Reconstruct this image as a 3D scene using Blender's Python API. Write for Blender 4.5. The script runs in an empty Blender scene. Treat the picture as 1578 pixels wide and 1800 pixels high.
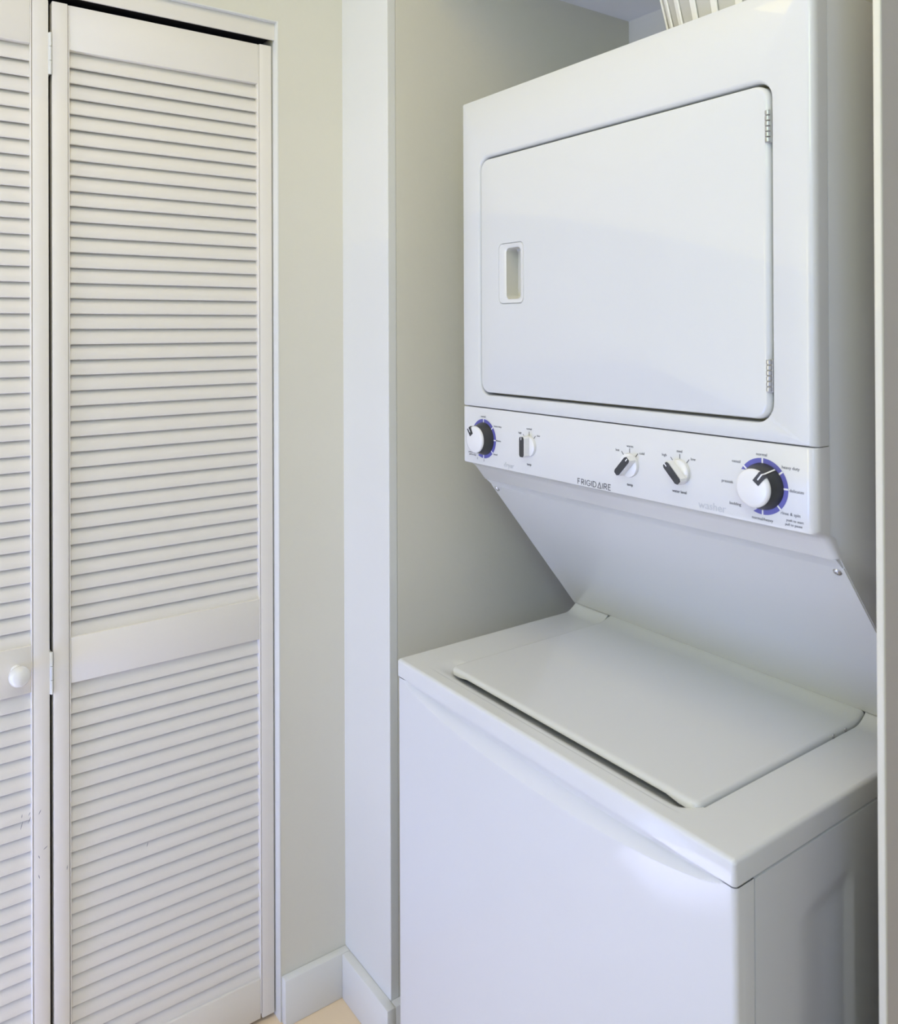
import bpy, bmesh, math, random
from mathutils import Vector, Matrix
random.seed(3)
S = bpy.context.scene
C = S.collection
H = 1.4147                      # camera height; all geometry below is written with z relative to eye level

# ------------------------------------------------------------------ camera
a, p, r = math.radians(54.3753), math.radians(0.2223), math.radians(-0.24)
Rr = Vector((math.cos(a), math.sin(a), 0)); Dd = Vector((-math.sin(a), math.cos(a), 0)); Uu = Vector((0, 0, 1))
D2 = Dd*math.cos(p) + Uu*math.sin(p); U2 = -Dd*math.sin(p) + Uu*math.cos(p)
R3 = Rr*math.cos(r) + U2*math.sin(r); U3 = -Rr*math.sin(r) + U2*math.cos(r)
cd = bpy.data.cameras.new('camera'); cam = bpy.data.objects.new('camera', cd); C.objects.link(cam)
M4 = Matrix.Identity(4)
for i in range(3):
    M4[i][0] = R3[i]; M4[i][1] = U3[i]; M4[i][2] = -D2[i]
M4[2][3] = H
cam.matrix_world = M4
cd.sensor_fit = 'HORIZONTAL'; cd.sensor_width = 36; cd.lens = 1460.44/1578*36
cd.shift_y = -(900-571.49)/1578; cd.clip_start = .02
cd.dof.use_dof = True; cd.dof.focus_distance = 1.3; cd.dof.aperture_fstop = cd.lens/1000/0.0045
S.camera = cam
S.view_settings.view_transform = 'Standard'; S.view_settings.look = 'None'
S.view_settings.gamma = 1; S.view_settings.use_curve_mapping = False
S.view_settings.exposure = 0.26

# ------------------------------------------------------------------ world and lights
w = bpy.data.worlds.new('sky'); S.world = w; w.use_nodes = True
w.node_tree.nodes['Background'].inputs[0].default_value = (.75, .85, 1, 1)
w.node_tree.nodes['Background'].inputs[1].default_value = 1.0

def area(name, loc, target, sx, sy, power, col, spread=180):
    l = bpy.data.lights.new(name, 'AREA'); l.shape = 'RECTANGLE'; l.size = sx; l.size_y = sy
    l.energy = power; l.color = col; l.spread = math.radians(spread)
    o = bpy.data.objects.new(name, l); C.objects.link(o)
    o.location = (loc[0], loc[1], loc[2]+H)
    o.rotation_euler = (Vector(target)-Vector(loc)).to_track_quat('-Z', 'Y').to_euler()
    return o
def rgbw(r_, g, b):             # per-channel watts -> (power, colour)
    m = max(r_, g, b); return m, (r_/m, g/m, b/m)
# daylight through the glazed door behind the viewer, and the bright beam it throws on the floor
P_, c_ = rgbw(3.5, 5.8, 17.0); area('door_daylight', (-1.17, -1.60, -.95), (-1.17, 0, -.95), .6, .85, P_, c_)
P_, c_ = rgbw(6.7, 5.7, .4); area('door_fill_upper', (-1.17, -1.60, 0), (-1.17, 0, 0), .6, .85, P_, c_)  # warm fill added in the door's upper half, not daylight
P_, c_ = rgbw(25, 33, 72); area('sunbeam', (-1.15, -1.60, .25), (-1.42, -.36, -1.41), .20, .20, P_, c_, 7)
# blue fill light set in an added, unseen window of the right wall
P_, c_ = rgbw(.8, 2.0, 5.6); area('window_fill', (1.18, -.9, .25), (-1, -.9, .25), 1.0, 1.0, P_, c_)
# unseen fill lights added under the ceiling and at the side, tuned for brightness
P_, c_ = rgbw(.2, .2, 4.6); area('ceiling_fill_hall', (-.4, -.3, 1.01), (-.4, -.3, -1), 1.4, 1.4, P_, c_)
P_, c_ = rgbw(6.4, 5.2, 1.7); area('ceiling_fill_front', (-.62, .20, 1.01), (-.62, .20, -1), .85, .85, P_, c_)
P_, c_ = rgbw(3.9, 4.9, 2.7); area('side_fill', (.3, -.5, .8), (-1, 1.0, .7), .5, .5, P_, c_)  # added fill hanging free of any wall, no lamp there

# ------------------------------------------------------------------ helpers
def srgb(r_, g, b):
    f = lambda c: (c/255/12.92) if c/255 <= .04045 else ((c/255+.055)/1.055)**2.4
    return (f(r_), f(g), f(b), 1)
def mat(name, col, rough=.5, metal=0, spec=.5, coat=0, bump=0, bscale=60, var=0, vscale=3):
    m = bpy.data.materials.new(name); m.use_nodes = True; nt = m.node_tree; b = nt.nodes['Principled BSDF']
    b.inputs['Base Color'].default_value = col; b.inputs['Roughness'].default_value = rough
    b.inputs['Metallic'].default_value = metal; b.inputs['Specular IOR Level'].default_value = spec
    b.inputs['Coat Weight'].default_value = coat; b.inputs['Coat Roughness'].default_value = .04
    tc = nt.nodes.new('ShaderNodeTexCoord')
    if var:
        n = nt.nodes.new('ShaderNodeTexNoise'); n.inputs['Scale'].default_value = vscale; n.inputs['Detail'].default_value = 5
        nt.links.new(tc.outputs['Object'], n.inputs['Vector'])
        mx = nt.nodes.new('ShaderNodeMix'); mx.data_type = 'RGBA'
        mx.inputs[6].default_value = [c*(1-var) for c in col[:3]]+[1]; mx.inputs[7].default_value = [min(1, c*(1+var)) for c in col[:3]]+[1]
        nt.links.new(n.outputs['Fac'], mx.inputs[0]); nt.links.new(mx.outputs[2], b.inputs['Base Color'])
    if bump:
        n2 = nt.nodes.new('ShaderNodeTexNoise'); n2.inputs['Scale'].default_value = bscale; n2.inputs['Detail'].default_value = 4
        nt.links.new(tc.outputs['Object'], n2.inputs['Vector'])
        bp = nt.nodes.new('ShaderNodeBump'); bp.inputs['Strength'].default_value = bump; bp.inputs['Distance'].default_value = .002
        nt.links.new(n2.outputs['Fac'], bp.inputs['Height']); nt.links.new(bp.outputs['Normal'], b.inputs['Normal'])
    return m
M = dict(
    wall=mat('cream_wall_paint', (.755, .735, .63, 1), .6, bump=.25, bscale=45, var=.02),
    trimwhite=mat('white_trim_paint', (.79, .795, .755, 1), .4, bump=.15, bscale=30, var=.02),
    door=mat('cream_door_paint', (.86, .825, .755, 1), .42, bump=.15, bscale=40, var=.015),
    ceil=mat('ceiling_paint', (.90, .91, .92, 1), .8, bump=.2),
    backwall=mat('alcove_back_paint', (.74, .74, .72, 1), .7, bump=.2),
    floor=mat('beige_floor', srgb(240, 218, 184), .45, var=.05, vscale=9, bump=.1),
    white=mat('white_enamel', (.715, .728, .722, 1), .40, coat=.55),
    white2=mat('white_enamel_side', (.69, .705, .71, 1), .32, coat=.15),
    panel=mat('white_panel_plastic', (.75, .755, .745, 1), .25, coat=.3),
    knobw=mat('white_knob_plastic', (.84, .84, .84, 1), .25, coat=.2),
    black=mat('charcoal_plastic', (.035, .037, .040, 1), .4),
    blue=mat('violet_blue_print', (.12, .12, .42, 1), .4),
    ink=mat('grey_ink', (.13, .13, .14, 1), .5),
    silverink=mat('pale_silver_ink', (.60, .62, .64, 1), .3, metal=.3),
    whiteink=mat('white_ink', (.9, .9, .92, 1), .4),
    steel=mat('zinc_steel', (.56, .56, .57, 1), .34, metal=1),
    dark=mat('dark_gap', (.03, .03, .04, 1), .7),
    taupe=mat('taupe_wall_paint', (.56, .51, .455, 1), .6, bump=.2),
    porcelain=mat('white_knob_enamel', (.86, .85, .80, 1), .25, coat=.4),
    basket=mat('white_basket_plastic', (.86, .86, .84, 1), .4),
    scuff=mat('grey_scuff', (.28, .27, .29, 1), .8),
    closet=mat('closet_shade_dark', (.10, .10, .105, 1), .8),  # near-black colour stands in for the shade inside the closet
    slot=mat('grey_beige_plastic', (.64, .63, .56, 1), .45),
    liner=mat('frosted_basket_wall', (.56, .56, .53, 1), .5),
    glass=mat('window_frame_white', (.8, .8, .8, 1), .5),
)
class Node:
    """wraps an object with its world origin so children meshes can be localised"""
    def __init__(s, o, wp): s.o = o; s.w = wp
def thing(name, loc, label=None, cat=None, group=None, kind=None):
    o = bpy.data.objects.new(name, None); C.objects.link(o); o.empty_display_size = .05
    o.location = (loc[0], loc[1], loc[2]+H)
    if label: o['label'] = label
    if cat: o['category'] = cat
    if group: o['group'] = group
    if kind: o['kind'] = kind
    return Node(o, Vector((loc[0], loc[1], loc[2]+H)))
def part(name, bm, m, par=None, label=None, kind=None, auto=40, smooth=True):
    """mesh part under Node par (or top level), returns Node"""
    bmesh.ops.remove_doubles(bm, verts=bm.verts, dist=1e-6)
    bmesh.ops.recalc_face_normals(bm, faces=bm.faces)
    me = bpy.data.meshes.new(name); bm.to_mesh(me); bm.free()
    wp = par.w if par else Vector((0, 0, 0))
    me.transform(Matrix.Translation(Vector((0, 0, H)) - wp))
    for k in (m if isinstance(m, (list, tuple)) else [m]): me.materials.append(k)
    if smooth:
        for f in me.polygons: f.use_smooth = True
        me.set_sharp_from_angle(angle=math.radians(auto))
    o = bpy.data.objects.new(name, me); C.objects.link(o)
    if par: o.parent = par.o
    if label: o['label'] = label
    if kind: o['kind'] = kind
    return Node(o, wp)

def box(bm, x0, x1, y0, y1, z0, z1, bev=0, seg=2):
    vs = [bm.verts.new((x, y, z)) for x in (x0, x1) for y in (y0, y1) for z in (z0, z1)]
    fs = [bm.faces.new([vs[i] for i in q]) for q in ((0, 1, 3, 2), (4, 6, 7, 5), (0, 4, 5, 1), (2, 3, 7, 6), (0, 2, 6, 4), (1, 5, 7, 3))]
    if bev:
        es = list({e for f in fs for e in f.edges})
        bmesh.ops.bevel(bm, geom=es, offset=bev, segments=seg, profile=.5, affect='EDGES', clamp_overlap=True)
    return bm
def bx(x0, x1, y0, y1, z0, z1, bev=0, seg=2):
    return box(bmesh.new(), x0, x1, y0, y1, z0, z1, bev, seg)
def rr(x0, x1, z0, z1, rad, n=8):
    """rounded rectangle ring"""
    out = []
    for cx, cz, s in ((x1-rad, z1-rad, 0), (x0+rad, z1-rad, 90), (x0+rad, z0+rad, 180), (x1-rad, z0+rad, 270)):
        for k in range(n+1):
            t = math.radians(s+90*k/n); out.append((cx+rad*math.cos(t), cz+rad*math.sin(t)))
    return out
def loft(bm, rings, cap0=False, cap1=False):
    """rings: lists of 3D points"""
    R = [[bm.verts.new(q) for q in ring] for ring in rings]; n = len(R[0])
    for u, v in zip(R, R[1:]):
        for i in range(n):
            j = (i+1) % n
            bm.faces.new((u[i], u[j], v[j], v[i]))
    if cap0: bm.faces.new(R[0])
    if cap1: bm.faces.new(R[-1])
    return R
def xz(ring, y): return [(x, y, z) for x, z in ring]
def extrude_yz(bm, prof, x0, x1, bev=0, seg=3, caps=True):
    A = [bm.verts.new((x0, y, z)) for y, z in prof]; B = [bm.verts.new((x1, y, z)) for y, z in prof]
    n = len(prof)
    for i in range(n):
        j = (i+1) % n; bm.faces.new((A[i], A[j], B[j], B[i]))
    fa = bm.faces.new(A); fb = bm.faces.new(B)
    if bev:
        es = list(fa.edges)+list(fb.edges)
        bmesh.ops.bevel(bm, geom=es, offset=bev, segments=seg, profile=.5, affect='EDGES', clamp_overlap=True)
    return bm
def sm(t): t = max(0, min(1, t)); return t*t*(3-2*t)
def lathe(bm, prof, origin, axis, n=32, cap=True):
    """prof: (radius, height) along axis vector"""
    ax = Vector(axis).normalized(); u = ax.orthogonal().normalized(); v = ax.cross(u)
    o = Vector(origin); rings = []
    for rad, h in prof:
        rings.append([o+ax*h+(u*math.cos(2*math.pi*k/n)+v*math.sin(2*math.pi*k/n))*max(rad, 1e-5) for k in range(n)])
    loft(bm, rings, True, cap)
    return bm

# ------------------------------------------------------------------ key measures (eye-relative metres)
XC, XA, YP, YB = -1.5857, -1.4013, .8564, 1.5527
FL, ZC = -H, .7536
XL, XR, YW = -1.2384, -.5524, .7723
XLd, XRd, YD = -1.2412, -.5458, .9217
ZDK, ZSK, ZTOP, ZS = -.5769, -.6073, .4160, -.1436

# ------------------------------------------------------------------ room shell
def struct(name, bm, m, label=None, parent=None):
    n = part(name, bm, m, parent, kind='structure' if parent is None else None, auto=30, smooth=False)
    if label: n.o['label'] = label; 
    if parent is None: n.o['category'] = 'wall' if name.startswith('wall') else name.split('_')[0]
    return n
RZ = 1.02                                      # room ceiling
OY0, OY1, OZ = -.1700, .7085, .6310            # closet door opening
bm = bmesh.new()
box(bm, XC-.12, XC, OY1, YP, FL, RZ); box(bm, XC-.12, XC, OY0, OY1, OZ, RZ); box(bm, XC-.12, XC, -1.72, OY0, FL, RZ)
struct('wall_left', bm, M['wall'], 'cream painted wall around the louvred closet door')
struct('wall_pier', bx(XC-.12, XA, YP, YP+.02, FL, RZ, .002), M['trimwhite'], 'white painted pier face between closet wall and laundry alcove')
struct('wall_alcove_left', bx(XA-.10, XA, YP+.02, YB+.1, FL, RZ), M['wall'], 'cream side wall of the alcove left of the laundry machine')
struct('wall_alcove_back', bx(XA, 1.2, YB, YB+.1, FL, RZ), M['backwall'], 'pale back wall of the alcove behind the laundry machine')
bm = bmesh.new(); box(bm, -.500, -.4590, 1.0, YB, FL, RZ); box(bm, -.4660, -.4590, .9102, 1.0, FL, RZ)
struct('wall_alcove_right', bm, M['taupe'], 'partition wall right of the laundry machine')
struct('wall_header', bx(XA, -.474, YP+.02, YP+.10, ZC, RZ), M['wall'], 'wall above the alcove opening')
bm = bmesh.new()
box(bm, 1.2, 1.3, -1.72, -1.45, FL, RZ); box(bm, 1.2, 1.3, -.35, YB+.1, FL, RZ); box(bm, 1.2, 1.3, -1.45, -.35, FL, -.35); box(bm, 1.2, 1.3, -1.45, -.35, .80, RZ)
struct('wall_right', bm, M['wall'], 'wall with an added window on the right of the hallway')
bm = bmesh.new()
box(bm, XC, -1.52, -1.72, -1.62, FL, RZ); box(bm, -.82, 1.2, -1.72, -1.62, FL, RZ); box(bm, -1.52, -.82, -1.72, -1.62, .55, RZ)
struct('wall_back', bm, M['wall'], 'wall with the glazed door behind the viewer')
struct('floor', bx(XC-.75, 1.3, -1.72, YB+.1, FL-.08, FL), M['floor'], 'beige floor seen at the foot of the baseboard')
struct('ceiling', bx(XC-.12, 1.3, -1.72, YB+.1, RZ, RZ+.08), M['ceil'], 'room ceiling')
struct('ceiling_alcove', bx(XA, -.474, YP+.10, YB, ZC, ZC+.05), M['ceil'], 'lower grey-white ceiling of the laundry alcove')
# closet interior, coloured dark for the shade behind the louvres
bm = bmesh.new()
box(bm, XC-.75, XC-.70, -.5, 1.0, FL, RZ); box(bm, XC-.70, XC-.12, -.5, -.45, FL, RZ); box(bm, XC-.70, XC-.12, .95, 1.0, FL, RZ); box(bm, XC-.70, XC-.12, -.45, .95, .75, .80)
struct('wall_closet', bm, M['closet'], 'inner walls of the closet, coloured dark for the shade behind the louvres')
# window of the glazed door behind the viewer
wn = thing('window_1', (-1.17, -1.67, FL), kind='structure', label='glazed door behind the viewer letting the daylight in', cat='window')
for x0, x1, z0, z1 in ((-1.52, -1.47, FL, .55), (-.87, -.82, FL, .55), (-1.47, -.87, .50, .55), (-1.47, -.87, FL, FL+.05)):
    part('frame_bar', bx(x0, x1, -1.70, -1.65, z0, z1, .004), M['glass'], wn)
wn = thing('added_window', (1.25, -.90, -.35), kind='structure', label='unseen window added in the right wall for the blue fill light', cat='window')  # added window, only there to hold the blue fill
for y0, y1, z0, z1 in ((-1.45, -1.41, -.35, .80), (-.39, -.35, -.35, .80), (-1.41, -.39, .76, .80), (-1.41, -.39, -.35, -.31), (-.92, -.88, -.31, .76)):
    part('frame_bar', bx(1.23, 1.27, y0, y1, z0, z1, .004), M['glass'], wn)
# baseboards
BBT = .0192; BBZ = -1.3209
def board(name, x0, x1, y0, y1, label):
    bm = bx(x0, x1, y0, y1, FL, BBZ, .0022)
    n = part(name, bm, M['trimwhite'], None, kind='structure', label=label, auto=30); n.o['category'] = 'baseboard'
board('baseboard_left', XC, XC+BBT, OY1, YP, 'short white baseboard between closet door and corner')
board('baseboard_pier', XC+BBT, XA+BBT, YP-BBT, YP, 'white baseboard along the foot of the pier')
board('baseboard_alcove', XA, XA+BBT, YP, YB, 'white baseboard running back into the laundry alcove')
board('baseboard_front', XC, XC+BBT, -1.62, OY0, 'white baseboard on the closet wall before the door')
# jamb liner and header board of the closet opening
part('trim_1', bx(XC-.115, XC+.0006, OY1-.0030, OY1, FL, OZ, .0006), M['trimwhite'], kind='structure', label='narrow white jamb edge right of the louvred door').o['category'] = 'trim'
n = part('trim_2', bx(XC-.016, XC-.0110, OY0, OY1-.0030, .5945, .6285, .0010, 2), M['door'], kind='structure', label='cream header board above the louvred door'); n.o['category'] = 'trim'
part('trim_6', bx(XC-.115, XC+.0006, OY0, OY1-.003, .6285, OZ, .0005), M['trimwhite'], kind='structure', label='white upper lining strip of the closet opening').o['category'] = 'trim'
part('trim_3', bx(XC-.115, XC+.0015, OY0, OY0+.0075, FL, .6285, .0018), M['trimwhite'], kind='structure', label='jamb edge at the far left of the louvred door').o['category'] = 'trim'
bm = bmesh.new(); box(bm, XC-.085, XC-.017, OY0+.008, OY1-.008, .6010, .6280)
part('trim_4', bm, M['dark'], kind='structure', label='dark sliding track above the louvred door').o['category'] = 'trim'
# door-frame board at the right edge of the picture
part('trim_5', bx(-.4668, -.4582, .9050, .9100, FL, RZ, .0016, 3), M['wall'], kind='structure', label='pale rounded board edge at the far right, nearest the viewer').o['category'] = 'trim'

# ------------------------------------------------------------------ louvred closet doors
XDF = -1.6057                                  # front plane of the leaves
TH = .028
PITCH = .02774
def slat_mesh(length):
    bm = bmesh.new(); ang = math.radians(20); t = .0046; L = .0340
    # cross-section in XZ, lower edge towards the room (+X)
    cs = []
    for u, v in ((-L/2, -t/2+.001), (-L/2+.001, -t/2), (L/2-.0015, -t/2), (L/2, -t/2+.0015), (L/2, t/2-.0015), (L/2-.0015, t/2), (-L/2+.001, t/2), (-L/2, t/2-.001)):
        # u along chord (up = +), v along thickness
        x = -u*math.sin(ang) + v*math.cos(ang); z = u*math.cos(ang) + v*math.sin(ang)
        cs.append((x, z))
    A = [bm.verts.new((x, 0, z)) for x, z in cs]; B = [bm.verts.new((x, length, z)) for x, z in cs]
    for i in range(len(cs)):
        j = (i+1) % len(cs); bm.faces.new((A[i], A[j], B[j], B[i]))
    bm.faces.new(A); bm.faces.new(B[::-1])
    bmesh.ops.recalc_face_normals(bm, faces=bm.faces)
    me = bpy.data.meshes.new('slat'); bm.to_mesh(me); bm.free(); me.materials.append(M['door'])
    for f in me.polygons: f.use_smooth = True
    me.set_sharp_from_angle(angle=math.radians(50))
    return me
Z_T, Z_RT, Z_MT, Z_MB, Z_BR, Z_B = .5845, .5032, -.5513, -.6335, -1.3243, -1.4050
def stile(bm, y0, y1, inner):
    # flat board with a small bead on the inner edge
    box(bm, -TH, 0, y0, y1, Z_B, Z_T, .0016)
def leaf(name, label, y0, y1, rot, pivot_y, knob=False, sw=.0262):
    """y0..y1 extent; local origin at the pivot on the front plane"""
    t = thing(name, (XDF, pivot_y, Z_B), label, 'door', kind='structure')
    t.o.rotation_euler = (0, 0, rot)
    base = Vector((XDF, pivot_y, 0))
    def P(nm, bm, m=M['door'], label=None):
        bm.transform(Matrix.Translation((XDF, 0, 0)))
        return part(nm, bm, m, t, label)
    for (s0, s1, b0, b1) in ((y0, y0+sw, y0+sw, y0+sw+.0028), (y1-sw, y1, y1-sw-.0028, y1-sw)):
        bm = bmesh.new()
        P('stile', box(bm, -TH, 0, s0, s1, Z_B, Z_T, .0014))
        bm = bmesh.new()
        P('bead', box(bm, -TH+.004, -.0008, b0+(.0008 if b0 < (y0+y1)/2 else 0), b1-(0 if b0 < (y0+y1)/2 else .0008), Z_B+.01, Z_T-.0015, .0009))
    ya, yb = y0+sw+.0028, y1-sw-.0028
    for z0, z1 in ((Z_RT, Z_T-.001), (Z_MB, Z_MT), (Z_B, Z_BR)):
        P('rail', box(bmesh.new(), -TH+.003, -.0018, ya, yb, z0, z1, .0014))
    me = slat_mesh(yb-ya)
    first = None
    for z0, z1, cnt in ((Z_MT, Z_RT, 38), (Z_BR, Z_MB, 25)):
        pt = (z1-z0)/cnt
        for k in range(cnt):
            o = bpy.data.objects.new('slat', me) if first is None else first.copy()
            C.objects.link(o); o.parent = t.o
            if first is None: first = o
            jit = random.uniform(-.0003, .0003)
            o.location = (-.0142, ya-pivot_y, z0+pt*(k+.5)+jit-Z_B)
            o.rotation_euler = (0, random.uniform(-.012, .012), 0)
    if knob:
        ky, kz = knob
        bm = bmesh.new()
        lathe(bm, [(.0095, -.003), (.0095, .001), (.0070, .003), (.0064, .011), (.0085, .016), (.0130, .0200), (.0162, .0250), (.0172, .0305), (.0164, .0360), (.0132, .0408), (.0080, .0436), (.0001, .0445)], (0, ky, kz), (1, 0, 0), 40)
        P('door_knob', bm, M['porcelain'], 'round glossy white knob')
    return t, P
tL, PL = leaf('door_1', 'left louvred bifold door leaf with a round white knob, cut by the picture edge', -.1600, .2810, math.radians(0), .2810, knob=(.2285, -.5885))
tR, PR = leaf('door_2', 'right louvred bifold door leaf beside the corner wall, without a knob', .2868, .7022, 0, .7022)
for zc in (.490, -.606, -1.28):
    bm = bmesh.new(); box(bm, -.022, .0012, .2806, .2838, zc-.037, zc+.037, .0006)
    for k in range(3):
        lathe(bm, [(.0022, -.012), (.0022, .012)], (.0010, .2840, zc-.025+.025*k), (0, 0, 1), 10)
    PR('hinge', bm, M['trimwhite'])
# scuffs on the left leaf
def scuff(P, pts, wd):
    bm = bmesh.new(); rng = random.Random(7)
    for (y, z, ln, an) in pts:
        c, s = math.cos(an), math.sin(an)
        q = [(-ln/2, -wd*.2), (0, -wd/2), (ln/2, -wd*.15), (ln/2, wd*.15), (0, wd/2), (-ln/2, wd*.2)]
        bm.faces.new([bm.verts.new((.0005, y+u*c-v*s, z+u*s+v*c)) for u, v in q])
    return bm
PL('scuff_mark', scuff(PL, [(.2362, -.842, .006, 1.4), (.2358, -.858, .013, 1.3), (.2480, -.842, .006, 1.1), (.2478, -.853, .011, 1.2), (.2645, -.8445, .008, 1.1), (.2630, -.9225, .006, 1.9), (.2735, -.910, .008, .6), (.2630, -.957, .007, 1.8)], .0013), M['scuff'])
PR('scuff_mark', scuff(PR, [(.3085, -.958, .008, 1.5), (.4480, -.968, .008, 1.3)], .0012), M['scuff'])

# ------------------------------------------------------------------ stacked laundry machine
W = thing('stacked_washer_dryer', ((XL+XR)/2, 1.16, FL), 'tall white stacked washer and dryer with control panel, standing in the alcove', 'washing machine')
# washer cabinet behind its front panel
bm = bmesh.new(); box(bm, XL+.003, XR-.006, YW+.012, 1.540, FL+.015, ZSK+.010, .003)
part('washer_cabinet', bm, M['white2'], W)
for fx in (XL+.06, XR-.06):
    for fy in (YW+.07, 1.48):
        part('foot', lathe(bmesh.new(), [(.018, 0), (.020, .004), (.012, .010), (.012, .018)], (fx, fy, FL), (0, 0, 1), 20), M['dark'], W)
# washer front panel: height field with the long curved hand-hold crease
def crease(x):
    u = (x-(-.895))/.325
    return .0405*max(0, 1-u*u)**.62
def fy(x, z):
    y = YW+.0012
    d = crease(x)
    if d > .0005:
        dz = (ZSK-z)                     # distance below the skirt
        zB = d; zA = d*.40
        y += .0080*min(1, d/.028)*(1-max(0, min(1, (dz-zA)/(zB-zA+1e-6))))
    return y
bm = bmesh.new(); r_e = .007
xs = [XL+r_e*(1-math.cos(math.radians(6*k))) for k in range(15)]+[XL+r_e+(XR-XL-2*r_e)*k/150 for k in range(151)]+[XR-r_e+r_e*math.sin(math.radians(6*(k+1))) for k in range(15)]
zs = [ZSK-.0010-.056*k/60 for k in range(61)]+[ZSK-.057-.74*(k+1)/8 for k in range(8)]
grid = []
for z in zs:
    row = []
    for x in xs:
        dx = max(0, (XL+r_e)-x, x-(XR-r_e)); off = r_e-math.sqrt(max(0, r_e*r_e-dx*dx))
        row.append(bm.verts.new((x, fy(x, z)+off, z)))
    grid.append(row)
for i in range(len(zs)-1):
    for j in range(len(xs)-1): bm.faces.new((grid[i][j], grid[i+1][j], grid[i+1][j+1], grid[i][j+1]))
for j, X in ((0, XL), (-1, XR)):           # side returns
    back = [bm.verts.new((X, .8065, z)) for z in zs]
    for i in range(len(zs)-1): bm.faces.new((grid[i][j], grid[i+1][j], back[i+1], back[i]))
    bk2 = [bm.verts.new((X+(.004 if j == 0 else -.004), .8075, z)) for z in zs]
    for i in range(len(zs)-1): bm.faces.new((back[i], back[i+1], bk2[i+1], bk2[i]))
part('washer_front_panel', bm, M['white'], W, auto=10)
# pressed right-hand side panel
bm = bmesh.new()
ys = [.8090+(1.535-.8090)*k/90 for k in range(91)]; zs2 = [ZSK-.003-.78*k/90 for k in range(91)]
def emb(y, z):
    # shallow pressed field between two vertical ribs
    iy = sm((y-.885)/.07)*sm((1.010-y)/.008)
    iz = sm((-.672-z-.10*(1.01-y))/.02)
    return .0045*iy*iz
g = [[bm.verts.new((XR-.0005-emb(y, z)+0*z, y, z)) for y in ys] for z in zs2]
for i in range(90):
    for j in range(90): bm.faces.new((g[i][j], g[i+1][j], g[i+1][j+1], g[i][j+1]))
top = [bm.verts.new((XR-.005, y, ZSK-.001)) for y in ys]
for j in range(90): bm.faces.new((g[0][j], g[0][j+1], top[j+1], top[j]))
fr = [bm.verts.new((XR-.005, .8085, z)) for z in zs2]
for i in range(90): bm.faces.new((g[i][0], g[i+1][0], fr[i+1], fr[i]))
part('side_panel', bm, M['white2'], W, auto=60)

# washer deck
LX0, LX1, LY0 = -1.143, -.6375, .8180
def deck_z(x, y):
    z = ZDK
    if y > 1.168:
        if LX0-.0020 < x < LX1+.0020: z -= .001
        else: z += .0135*min(1, (y-1.168)/.0325)**2.2
    if LX0-.0020 < x < LX1+.0020 and y > LY0+.012: z -= .003
    xl0, xl1 = -1.182, -1.118; xr0, xr1 = -.640, -.668
    win = sm((x-xl0)/(xl1-xl0))*sm((xr0-x)/(xr0-xr1))
    # shallow groove line at the front, deeper under the lid edge
    dd = (.0018*sm((y-.7945)/.004)+.0115*sm((y-.801)/.030))*(1-sm((y-.840)/.020))
    return z-dd*win
bm = bmesh.new(); re = .0055
def edge_pts(lo, hi, n, rad=re):
    return [lo+rad*f for f in (0, .06, .18, .35, .6, .85)]+[lo+rad+(hi-lo-2*rad)*k/n for k in range(n+1)]+[hi-rad*f for f in (.85, .6, .35, .18, .06, 0)]
xs = sorted(edge_pts(XL, XR, 130)+[LX0-.0022, LX0-.0018, LX1+.0018, LX1+.0022])
ysd = [YW+re*f for f in (0, .06, .18, .35, .6, .85)]+[YW+re+k*(.870-YW-re)/64 for k in range(65)]+[.87+k*(1.160-.87)/12 for k in range(1, 13)]+[1.160+k*.0425/24 for k in range(1, 25)]
def sdf(x, y):
    hx = (XR-XL)/2; cx = (XR+XL)/2
    qx = abs(x-cx)-(hx-re); qy = (YW+re)-y
    return math.hypot(max(qx, 0), max(qy, 0))+min(max(qx, qy), 0)-re
G = []
for y in ysd:
    row = []
    for x in xs:
        X_, Y_ = x, y; cx = XL+re if x < XL+re else (XR-re if x > XR-re else None)
        if cx is not None and y < YW+re:
            v = Vector((x-cx, y-(YW+re)))
            if v.length > re: v = v.normalized()*re
            X_, Y_ = cx+v.x, YW+re+v.y
        d = -sdf(X_, Y_); dr = 0
        if d < re: dr = re-math.sqrt(max(0, re*re-(re-max(0, d))**2))
        row.append(bm.verts.new((X_, Y_, deck_z(X_, Y_)-dr)))
    G.append(row)
for i in range(len(ysd)-1):
    for j in range(len(xs)-1):
        try: bm.faces.new((G[i][j], G[i][j+1], G[i+1][j+1], G[i+1][j]))
        except ValueError: pass
rim = [G[i][0] for i in range(len(ysd)-1, -1, -1)]+G[0][1:-1]+[G[i][-1] for i in range(len(ysd))]
low = [bm.verts.new((v.co.x, v.co.y, ZSK+.0012)) for v in rim]
lo2 = [bm.verts.new((v.co.x+(.003 if v.co.x < -.9 else -.003)*(1 if abs(v.co.x+.8954) > .338 else 0), v.co.y+(.003 if v.co.y < YW+.004 else 0), ZSK+.0004)) for v in rim]
for A, B in ((rim, low), (low, lo2)):
    for i in range(len(rim)-1): bm.faces.new((A[i], A[i+1], B[i+1], B[i]))
bmesh.ops.dissolve_degenerate(bm, dist=1e-7, edges=bm.edges)
deck = part('washer_deck', bm, M['white'], W, auto=50)
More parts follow.
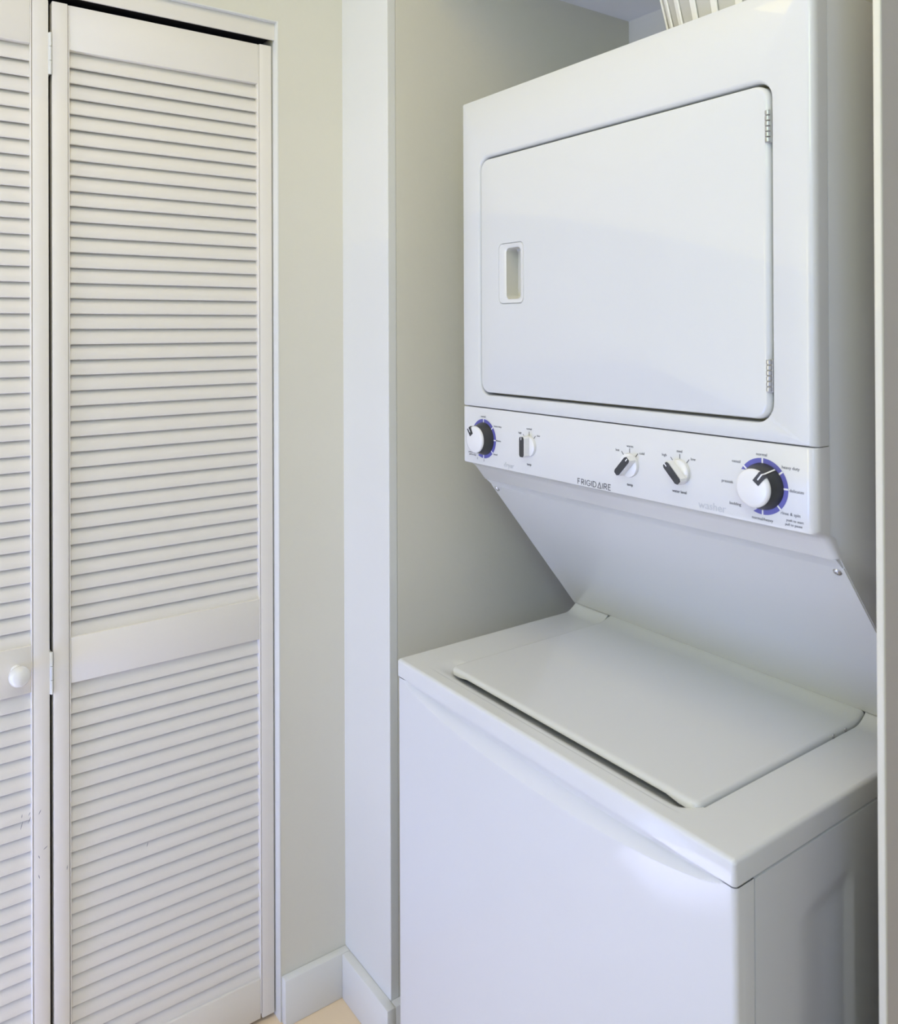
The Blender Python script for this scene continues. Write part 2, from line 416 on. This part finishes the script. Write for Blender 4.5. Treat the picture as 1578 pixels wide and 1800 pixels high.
# lid
LX0, LX1, LY0 = -1.143, -.6375, .8180
bm = bmesh.new()
ZL = -.5703
ys_l = [LY0+f for f in (0, .0008, .0022, .0042, .007)]+[LY0+.007+k*(1.160-LY0-.007)/12 for k in range(1, 13)]+[1.160+k*.0410/18 for k in range(1, 19)]
xs_l = [LX0+f for f in (0, .0006, .0018, .0036, .006)]+[LX0+.006+k*(LX1-LX0-.012)/24 for k in range(1, 24)]+[LX1-f for f in (.006, .0036, .0018, .0006, 0)]
rc = .013; G = []
def lid_sdf(x, y):
    cx = (LX0+LX1)/2; hx = (LX1-LX0)/2
    qx = abs(x-cx)-(hx-rc); qy = (LY0+rc)-y
    return math.hypot(max(qx, 0), max(qy, 0))+min(max(qx, qy), 0)-rc
xs_l = sorted(set(xs_l+[LX0+rc*f for f in (.6, .8, 1)]+[LX1-rc*f for f in (.6, .8, 1)])); ys_l = sorted(set(ys_l+[LY0+rc*f for f in (.75, 1)]))
for y in ys_l:
    row = []
    for x in xs_l:
        X_, Y_ = x, y; cx = LX0+rc if x < LX0+rc else (LX1-rc if x > LX1-rc else None)
        if cx is not None and y < LY0+rc:
            v = Vector((x-cx, y-(LY0+rc)))
            if v.length > rc: v = v.normalized()*rc
            X_, Y_ = cx+v.x, LY0+rc+v.y
        d = -lid_sdf(X_, Y_); fr_ = .0062; dr = 0
        if d < fr_: dr = (fr_-math.sqrt(max(0, fr_*fr_-(fr_-max(0, d))**2)))*.9
        z = ZL-dr
        if y > 1.164: z = z+(.0145-.0066)*min(1, (y-1.164)/.0365)**2.0
        row.append(bm.verts.new((X_, Y_, z)))
    G.append(row)
for i in range(len(ys_l)-1):
    for j in range(len(xs_l)-1):
        try: bm.faces.new((G[i][j], G[i][j+1], G[i+1][j+1], G[i+1][j]))
        except ValueError: pass
rim = [G[i][0] for i in range(len(ys_l)-1, -1, -1)]+G[0][1:-1]+[G[i][-1] for i in range(len(ys_l))]
def lidlow(v):
    mid = sm((v.co.x+1.115)/.02)*sm((-.665-v.co.x)/.02)*(1 if v.co.y < LY0+.004 else 0)
    return -.5815+.0035*mid
low = [bm.verts.new((v.co.x, v.co.y+.0005, min(lidlow(v), v.co.z-.0005) if v.co.y < .845 else min(deck_z(v.co.x, v.co.y)-.001, v.co.z-.0003))) for v in rim]
for i in range(len(rim)-1): bm.faces.new((rim[i], rim[i+1], low[i+1], low[i]))
bmesh.ops.dissolve_degenerate(bm, dist=1e-7, edges=bm.edges)
lid = part('lid', bm, M['white'], W, auto=50)
for ly in (1.118, 1.150):
    part('bumper', lathe(bmesh.new(), [(.0030, 0), (.0030, .0022), (.0015, .0028)], (LX1-.0012, ly, -.5752), (1, 0, 0), 12), M['steel'], W)

# dryer cabinet (behind the front frame)
prof = [(.9535, ZTOP-.0015), (1.540, ZTOP-.0015), (1.540, -.575), (1.2120, -.575), (.9905, -.300), (.9585, -.262), (.9535, -.254)]
bm = bmesh.new(); extrude_yz(bm, prof, XLd+.0008, XRd-.0008, .0016, 2)
part('dryer_cabinet', bm, M['white2'], W, auto=35)
# sloped panel under the dryer
dv = Vector((1.2005-.985, -.5635+.297)).normalized(); nv = Vector((-dv.y, dv.x))   # normal pointing inwards / up-back
if nv.x < 0: nv = -nv
def sl(t, n_): return (.985+dv.x*t+nv.x*n_, -.297+dv.y*t+nv.y*n_)
Ls = math.hypot(1.2005-.985, -.5635+.297)
prof = [sl(0, 0), sl(Ls-.0008, .0006), sl(Ls-.0008, .011), sl(0, .011)]
bm = bmesh.new(); extrude_yz(bm, prof, XLd+.0015, XRd-.0016, .0012, 2)
part('sloped_panel', bm, M['white'], W, auto=35)
# band just under the control panel lip
prof = [(.9695, -.2835), (.9800, -.2912), (.9862, -.2985), (.9930, -.2930), (.9800, -.2800)]
bm = bmesh.new(); extrude_yz(bm, prof, XLd+.004, XRd-.003, .0006, 1)
part('lip_band', bm, M['white2'], W, auto=25)
for sx, dz in ((-1.2275, 0), (-.5580, 0)):
    y_, z_ = sl(.0085, 0)
    part('screw', lathe(bmesh.new(), [(.0052, -.001), (.0055, .0006), (.0045, .0022), (.0022, .0030), (.0018, .0016), (.0001, .0014)], (sx, y_, z_), (0, -nv.x, -nv.y), 20), M['steel'], W)

# dryer front frame with the rounded door opening
DX0, DX1, DZ0, DZ1 = -1.1860, -.6045, -.1155, .3025
bm = bmesh.new(); rings = []
ZB_ = ZS+.0005
for f, y in ((0, .9515), (0, .9330)):
    rings.append(xz(rr(XLd, XRd, ZB_, ZTOP, .001), y))
for k in range(0, 7):
    t = math.radians(90*k/6)
    ix = .0100*(1-math.cos(t)); iz = .0022*(1-math.cos(t))
    rings.append(xz(rr(XLd+ix*.3, XRd-ix, ZB_+iz, ZTOP-iz*.6, .001+.002*math.sin(t)), YD+.0110*(1-math.sin(t))))
g_ = .0036
for k in range(0, 7):
    t = math.radians(90*k/6)
    o_ = .0052*(1-math.sin(t))
    rings.append(xz(rr(DX0-g_-o_, DX1+g_+o_*.35, DZ0-g_-o_*.4, DZ1+g_+o_*1.2, .0235+o_), YD+.0065*(1-math.cos(t))))
rings.append(xz(rr(DX0-g_, DX1+g_, DZ0-g_, DZ1+g_, .0235), YD+.060))
rings.append(xz(rr(DX0+.01, DX1-.01, DZ0+.01, DZ1-.01, .02), YD+.060))
loft(bm, rings, False, True)
part('dryer_front_frame', bm, M['white'], W, auto=50)
# dryer door with grip pocket
PX0, PX1, PZ0, PZ1 = -1.1345, -1.0680, .0420, .1475
bm = bmesh.new(); rings = [xz(rr(DX0, DX1, DZ0, DZ1, .0200), YD+.018)]
for k in range(0, 7):
    t = math.radians(90*k/6); o_ = .0075*(1-math.cos(t))
    rings.append(xz(rr(DX0+o_*.4, DX1-o_, DZ0+o_*.35, DZ1-o_*.35, .0200-o_*.2), YD-.0008+.0075*(1-math.sin(t))))
rings.append(xz(rr(PX0-.0004, PX1+.0004, PZ0-.0004, PZ1+.0004, .0105), YD-.0008))
rings.append(xz(rr(PX0+.0004, PX1-.0004, PZ0+.0004, PZ1-.0004, .0100), YD+.0012))
rings.append(xz(rr(PX0+.02, PX1-.015, PZ0+.015, PZ1-.015, .0080), YD+.030))
loft(bm, rings, False, True)
door = part('dryer_door', bm, M['white'], W, auto=50)
# pocket insert: plastic frame with a deep slot
bm = bmesh.new()
sx0, sx1, sz0, sz1 = -1.1150, -1.0790, .0500, .1390
rings = [xz(rr(PX0+.0007, PX1-.0007, PZ0+.0007, PZ1-.0007, .0098), YD+.0010),
         xz(rr(PX0+.0016, PX1-.0016, PZ0+.0016, PZ1-.0016, .0090), YD-.0012),
         xz(rr(sx0-.003, sx1+.004, sz0-.003, sz1+.003, .0090), YD-.0008),
         xz(rr(sx0-.0005, sx1+.001, sz0, sz1, .0078), YD+.0010),
         xz(rr(sx0, sx1-.001, sz0+.001, sz1-.001, .0070), YD+.0080),
         xz(rr(sx0+.001, sx1-.002, sz0+.002, sz1-.001, .0060), YD+.0200)]
rings = rings[:-2]; loft(bm, rings)
grip = part('door_grip', bm, M['panel'], W, auto=50)
bm = bmesh.new(); loft(bm, [xz(rr(sx0-.0005, sx1+.001, sz0, sz1, .0078), YD+.0010), xz(rr(sx0, sx1+.001, sz0+.001, sz1-.001, .0070), YD+.0080), xz(rr(sx0+.001, sx1+.006, sz0+.002, sz1-.001, .0060), YD+.0260)], False, True)
part('finger_slot', bm, M['slot'], grip, 'grey-beige recess of the grip', auto=50)
# door hinges
for z0, z1 in ((.2286, .2690), (-.0805, -.0403)):
    bm = bmesh.new(); n_ = 6; hh = (z1-z0)/n_
    for k in range(n_):
        za = z0+k*hh
        lathe(bm, [(.0028, .0004), (.0034, .0010), (.0034, hh-.0010), (.0028, hh-.0004)], (-.6058, YD-.0006, za), (0, 0, 1), 16)
    box(bm, -.6100, -.6010, YD+.0008, YD+.0020, z0, z1)
    part('door_hinge', bm, M['steel'], W, 'small steel barrel hinge')

# control panel
def arc(cx, cz, rad, t0, t1, n):
    return [(cx+rad*math.cos(math.radians(t0+(t1-t0)*k/n)), cz+rad*math.sin(math.radians(t0+(t1-t0)*k/n))) for k in range(n+1)]
PF = YD+.0002
prof = [(.9525, ZS-.0003), (PF+.0022, ZS-.0003), (PF+.0006, ZS-.0012), (PF, ZS-.0030), (PF, -.2440), (PF+.0008, -.2462), (PF+.0034, -.2478)]
prof += [(.9400, -.2520), (.9470, -.2566), (.9520, -.2625), (.9700, -.2845), (.9790, -.2850), (.9590, -.2600), (.9525, -.2540)]
bm = bmesh.new()
# rounded right/left vertical edges: slice along X with growing set-back
cols = [(XLd, .0035), (XLd+.0008, .0016), (XLd+.0028, 0)]+[(XRd-.0110, 0)]+[(XRd-.0110+.0110*math.sin(math.radians(t)), .0110*(1-math.cos(math.radians(t)))) for t in (15, 30, 45, 60, 75, 90)]
V = []
for X, off in cols:
    row = []
    for (y, z) in prof:
        k_ = sm((.953-y)/.025) if z > -.2545 else sm((.99-y)/.03)*.6
        row.append(bm.verts.new((X, min(y+off*k_, .979), z+(off*.35 if (z < -.2445 and y < .975) else 0))))
    V.append(row)
n = len(prof)
for A, B in zip(V, V[1:]):
    for i in range(n): bm.faces.new((A[i], A[(i+1) % n], B[(i+1) % n], B[i]))
bm.faces.new(V[0]); bm.faces.new(V[-1])
cp = part('control_panel', bm, M['panel'], W, auto=28)

# printed lettering
def letters(txt, x, z, size, m, align='CENTER', parent=None, shear=0, sx=1.0, y=None, bold=0, label=None):
    cu = bpy.data.curves.new('lettering', 'FONT'); cu.body = txt; cu.size = size; cu.align_x = align; cu.align_y = 'CENTER'
    cu.extrude = .00008; cu.offset = bold; cu.resolution_u = 3
    o = bpy.data.objects.new('tmp', cu); C.objects.link(o)
    bpy.context.view_layer.update()
    dg = bpy.context.evaluated_depsgraph_get()
    me = bpy.data.meshes.new_from_object(o.evaluated_get(dg)); bpy.data.objects.remove(o)
    yy = (PF-.0003) if y is None else y
    me.transform(Matrix(((sx, 0, 0, x), (0, 0, -1, yy), (0, 1, 0, z), (0, 0, 0, 1))))
    me.transform(Matrix.Translation(Vector((0, 0, H))-W.w))
    me.materials.clear(); me.materials.append(m)
    o2 = bpy.data.objects.new('lettering', me); C.objects.link(o2)
    par = parent or cp.o
    o2.parent = par
    if label: o2['label'] = label
    return o2
T = lambda t, x, z, s=.0055, m='ink', al='CENTER', **k: letters(t, x, z, s, M[m], al, **k)
T('normal', -.6172, -.1592); T('casual', -.6540, -.1722); T('heavy duty', -.5778, -.1712); T('delicates', -.5700, -.1985)
T('rinse & spin', -.5782, -.2272); T('normal/heavy', -.6166, -.2397); T('presoak', -.6676, -.2000); T('bedding', -.6558, -.2272)
T('push to start', -.5725, -.2347, .0044); T('pull to pause', -.5740, -.2398, .0044)
T('temp', -.8341, -.2298, bold=.0001); T('hot', -.8583, -.1815); T('warm', -.8338, -.1735); T('cold', -.8110, -.1815)
T('water level', -.7446, -.2258, bold=.0001); T('high', -.7705, -.1782); T('med', -.7442, -.1702); T('low', -.7215, -.1785)
T('temp', -1.0570, -.2292, .0054, bold=.0001); T('high', -1.0800, -.1782, .0048); T('normal', -1.0568, -.1695, .0048); T('low', -1.0335, -.1790, .0048)
T('normal', -1.1815, -.1592, .0048); T('heavy duty', -1.1405, -.1735, .0048); T('delicates', -1.1400, -.1985, .0048); T('timed', -1.1470, -.2235, .0048)
T('push to start', -1.2145, -.2270, .0044); T('pull to stop', -1.2135, -.2310, .0044)
T('1', -1.1990, -.2365, .006); T('2', -1.1800, -.2375, .006)
T('dryer', -1.1100, -.2380, .0125, 'silverink', label='pale silver word dryer')
T('washer', -.6915, -.2375, .0150, 'silverink', label='pale silver word washer')
# maker's name: drawn with strokes, the A is an open triangle
def strokes(bm, pl, wd, y, ox, oz, sc, closed=False):
    pts = [Vector((ox+u*sc*.88, oz+v*sc)) for u, v in pl]; n = len(pts); L = []; Rr_ = []
    for i in range(n):
        pa = pts[(i-1) % n] if (closed or i) else pts[i]; pb = pts[(i+1) % n] if (closed or i < n-1) else pts[i]
        d1 = (pts[i]-pa); d2 = (pb-pts[i])
        if d1.length < 1e-9: d1 = d2
        if d2.length < 1e-9: d2 = d1
        d1 = d1.normalized(); d2 = d2.normalized(); n1 = Vector((-d1.y, d1.x)); n2 = Vector((-d2.y, d2.x)); nn = (n1+n2)
        nn = nn/max(.35, nn.length_squared/2) if nn.length > 1e-6 else n1
        L.append(bm.verts.new((pts[i].x+nn.x*wd/2, y, pts[i].y+nn.y*wd/2))); Rr_.append(bm.verts.new((pts[i].x-nn.x*wd/2, y, pts[i].y-nn.y*wd/2)))
    for i in range(n if closed else n-1):
        j = (i+1) % n; bm.faces.new((L[i], L[j], Rr_[j], Rr_[i]))
def ar(cx, cy, rx, ry, t0, t1, n=8): return [(cx+rx*math.cos(math.radians(t0+(t1-t0)*k/n)), cy+ry*math.sin(math.radians(t0+(t1-t0)*k/n))) for k in range(n+1)]
LET = {
 'F': (.55, [([(0, 0), (0, 1), (.55, 1)], 0), ([(0, .52), (.46, .52)], 0)]),
 'R': (.62, [([(0, 0), (0, 1)]+[(.3, 1)]+ar(.32, .74, .26, .26, 90, -90)+[(0, .48)], 0), ([(.3, .48), (.62, 0)], 0)]),
 'I': (.0, [([(0, 0), (0, 1)], 0)]),
 'G': (.85, [(ar(.46, .5, .46, .5, 45, 330, 16)+[(.88, .46), (.5, .46)], 0)]),
 'D': (.75, [([(0, 0), (0, 1), (.25, 1)]+ar(.27, .5, .48, .5, 90, -90, 12)+[(.25, 0)], 1)]),
 'A': (.86, [([(0, 0), (.43, 1), (.86, 0)], 1)]),
 'E': (.55, [([(.55, 1), (0, 1), (0, 0), (.55, 0)], 0), ([(0, .52), (.48, .52)], 0)]),
}
bm = bmesh.new(); cur = 0; gap = .34; lays = []
for ch in 'FRIGIDAIRE':
    wdt, st = LET[ch]; lays.append((cur, st)); cur += wdt+gap
tot = cur-gap; sc = .0082; k88 = (-.8722+.9415)/(tot*sc*.88)
for ox, st in lays:
    for pl, cl in st:
        strokes(bm, [((ox+u)*k88, v) for u, v in pl], .00125, PF-.0004, -.9415, -.2439, sc, bool(cl))
part('lettering', bm, M['ink'], Node(cp.o, W.w), label="dark grey maker's name in capitals", smooth=False)

# dials with blue ring
def ring_sector(bm, cx, cz, r0, r1, t0, t1, y, n=60, taper0=0, taper1=0):
    prev = None
    for k in range(n+1):
        t = t0+(t1-t0)*k/n; c, s = math.cos(math.radians(t)), math.sin(math.radians(t))
        q0, q1 = r0, r1
        f = 1
        if taper0: f = min(1, max(.02, (t-t0)/taper0*(1 if t1 > t0 else -1)))
        if taper1: f = min(f, max(.02, (t1-t)/taper1*(1 if t1 > t0 else -1)))
        q0 = r1-(r1-r0)*f
        v = (bm.verts.new((cx+q0*c, y, cz+q0*s)), bm.verts.new((cx+q1*c, y, cz+q1*s)))
        if prev: bm.faces.new((prev[0], prev[1], v[1], v[0]))
        prev = v
def dial(cx, cz, ang, ticks, t0, t1, lab):
    R1 = .0352
    bm = bmesh.new(); ring_sector(bm, cx, cz, .0265, R1, t0, t1, PF-.0003, 72, 10, 12)
    ring = part('dial_ring', bm, M['blue'], W, 'violet-blue printed ring with pale ticks', smooth=False)
    for t in ticks:
        bm = bmesh.new(); c, s = math.cos(math.radians(t)), math.sin(math.radians(t)); h = .0011
        q = [(.0290, -h), (R1, -h), (R1, h), (.0290, h)]
        bm.faces.new([bm.verts.new((cx+u*c-v*s, PF-.0006, cz+u*s+v*c)) for u, v in q])
        part('tick_mark', bm, M['whiteink'], ring, smooth=False)
    # knob: dark flared skirt, white domed cap, dark pointer
    bm = bmesh.new(); lathe(bm, [(.0292, 0), (.0288, .003), (.0240, .0170), (.0232, .0190)], (cx, PF, cz), (0, -1, 0), 56)
    kn = part('dial_knob', bm, M['black'], W, lab, auto=50)
    bm = bmesh.new(); lathe(bm, [(.0230, .0172), (.0238, .0188), (.0240, .0206), (.0230, .0224), (.0195, .0234), (.0001, .0240)], (cx, PF, cz), (0, -1, 0), 56)
    part('dial_cap', bm, M['knobw'], kn, 'white domed cap', auto=60)
    c, s = math.cos(math.radians(ang)), math.sin(math.radians(ang))
    bm = bmesh.new()
    def pt(u, v, d): return (cx+u*c-v*s, PF-d, cz+u*s+v*c)
    outl = [(.0095, -.0050), (.0243, -.0056), (.0243, .0048), (.0095, .0050)]
    A = [bm.verts.new(pt(u, v, .0180)) for u, v in outl]; B = [bm.verts.new(pt(u, v, .0242)) for u, v in outl]
    for i in range(4): bm.faces.new((A[i], A[(i+1) % 4], B[(i+1) % 4], B[i]))
    bm.faces.new(B)
    # flank running down the skirt
    part('pointer', bm, M['black'], kn, smooth=False)
    bm = bmesh.new()
    pl = [(.0150, .0246), (.0243, .0246), (.0247, .0190), (.0262, .0140), (.0298, .0020)]
    for (u0, d0), (u1, d1) in zip(pl, pl[1:]):
        bm.faces.new([bm.verts.new(pt(*q)) for q in ((u0, -.0009, d0), (u0, .0009, d0), (u1, .0009, d1), (u1, -.0009, d1))])
    part('pointer_line', bm, M['whiteink'], kn, smooth=False)
dial(-.6160, -.1988, 52, (140, 90, 38, 2, -45, -90), 150, -112, 'large dial with dark skirt, nearest the right end of the panel')
dial(-1.1805, -.1988, 125, (90, 40, 0, -42, -90), 150, -118, 'large dial with dark skirt at the left end of the panel')
def knob(cx, cz, ang, lab):
    bm = bmesh.new()
    lathe(bm, [(.0172, 0), (.0174, .0012), (.0168, .0048), (.0140, .0062), (.0001, .0064)], (cx, PF, cz), (0, -1, 0), 48)
    kb = part('control_knob', bm, M['knobw'], W, lab, auto=50)
    c, s = math.cos(math.radians(ang)), math.sin(math.radians(ang))
    def pt(u, v, d): return (cx+u*c-v*s, PF-d, cz+u*s+v*c)
    def prism(name, outl0, outl1, d0, d1, m):
        bm = bmesh.new(); A = [bm.verts.new(pt(u, v, d0)) for u, v in outl0]; B = [bm.verts.new(pt(u, v, d1)) for u, v in outl1]
        n = len(A)
        for i in range(n): bm.faces.new((A[i], A[(i+1) % n], B[(i+1) % n], B[i]))
        bm.faces.new(A); bm.faces.new(B)
        part(name, bm, m, kb, auto=30)
    def cap(L_, w_):
        e = L_-.003
        return [(L_, -w_*.7), (L_, w_*.7), (e, w_), (-e, w_), (-L_, w_*.6), (-L_, -w_*.6), (-e, -w_), (e, -w_)]
    prism('grip', cap(.0176, .0066), cap(.0172, .0060), .0050, .0168, M['knobw'])
    prism('grip_inlay', cap(.0170, .0048), cap(.0166, .0052), .0166, .0182, M['black'])
    bm = bmesh.new(); bm.faces.new([bm.verts.new(pt(u, v, .0184)) for u, v in ((.0118, -.0008), (.0168, -.0008), (.0168, .0008), (.0118, .0008))])
    part('pointer_line', bm, M['whiteink'], kb, smooth=False)
    for t in (50, 90, 130):
        bm = bmesh.new(); c2, s2 = math.cos(math.radians(t)), math.sin(math.radians(t)); h = .0006
        bm.faces.new([bm.verts.new((cx+u*c2-v*s2, PF-.0003, cz+u*s2+v*c2)) for u, v in ((.0180, -h), (.0245, -h), (.0245, h), (.0180, h))])
        part('tick_mark', bm, M['ink'], kb, smooth=False)
knob(-1.0565, -.1985, 90, 'round knob with dark upright grip, beside the left dial')
knob(-.8345, -.2012, 47, 'round knob with dark grip slanting up to the right, above the word temp')
knob(-.7438, -.1985, 135, 'round knob with dark grip slanting up to the left, above the words water level')

# ------------------------------------------------------------------ slatted basket on top of the dryer
BX, BY, BZ = -.757, 1.225, ZTOP-.0014
K = thing('laundry_basket', (BX, BY, BZ), 'white ribbed basket standing on top of the dryer', 'basket')
R0, R1_, HB = .178, .2400, .285
bm = bmesh.new(); lathe(bm, [(R0+.004, 0), (R0+.006, .004), (R0+.006, .022), (R0, .022), (R0-.002, .005)], (BX, BY, BZ), (0, 0, 1), 72)
part('base', bm, M['basket'], K)
bm = bmesh.new()
rings = []
for rad, h in ((R1_-.004, HB-.022), (R1_+.004, HB-.022), (R1_+.003, HB-.006), (R1_+.003, HB), (R1_+.002, HB), (R1_-.004, HB-.008)):
    rings.append([(BX+rad*math.cos(2*math.pi*k/72), BY+rad*math.sin(2*math.pi*k/72), BZ+h) for k in range(72)])
rings.append(rings[0]); loft(bm, rings)
part('rim', bm, M['basket'], K)
bm = bmesh.new(); rings = []
for rad, h in ((R0-.0020, .006), (R1_-.0020, HB-.015), (R1_-.0045, HB-.015), (R0-.0045, .006)):
    rings.append([(BX+rad*math.cos(2*math.pi*k/72), BY+rad*math.sin(2*math.pi*k/72), BZ+h) for k in range(72)])
rings.append(rings[0]); loft(bm, rings)
part('wall', bm, M['liner'], K, 'grey frosted wall behind the white ribs')
bm = bmesh.new()
for rad, th_, z0, z1 in ((0, .0058, .02, HB-.02),):
    hw = .0066
    pts = []
    for z in (z0, z1):
        rr_ = R0+(R1_-R0)*z/HB
        pts.append([(rr_-.0015, -hw*(.8 if z == z0 else 1), z), (rr_+.0020, -hw*(.8 if z == z0 else 1), z), (rr_+.0020, hw*(.8 if z == z0 else 1), z), (rr_-.0015, hw*(.8 if z == z0 else 1), z)])
    loft(bm, pts, True, True)
bmesh.ops.bevel(bm, geom=list(bm.edges), offset=.0009, segments=1, affect='EDGES')
bmesh.ops.recalc_face_normals(bm, faces=bm.faces)
me = bpy.data.meshes.new('rib'); bm.to_mesh(me); bm.free(); me.materials.append(M['basket'])
for k in range(30):
    o = bpy.data.objects.new('rib', me); C.objects.link(o); o.parent = K.o; o.rotation_euler = (0, 0, math.radians(12*k+3))
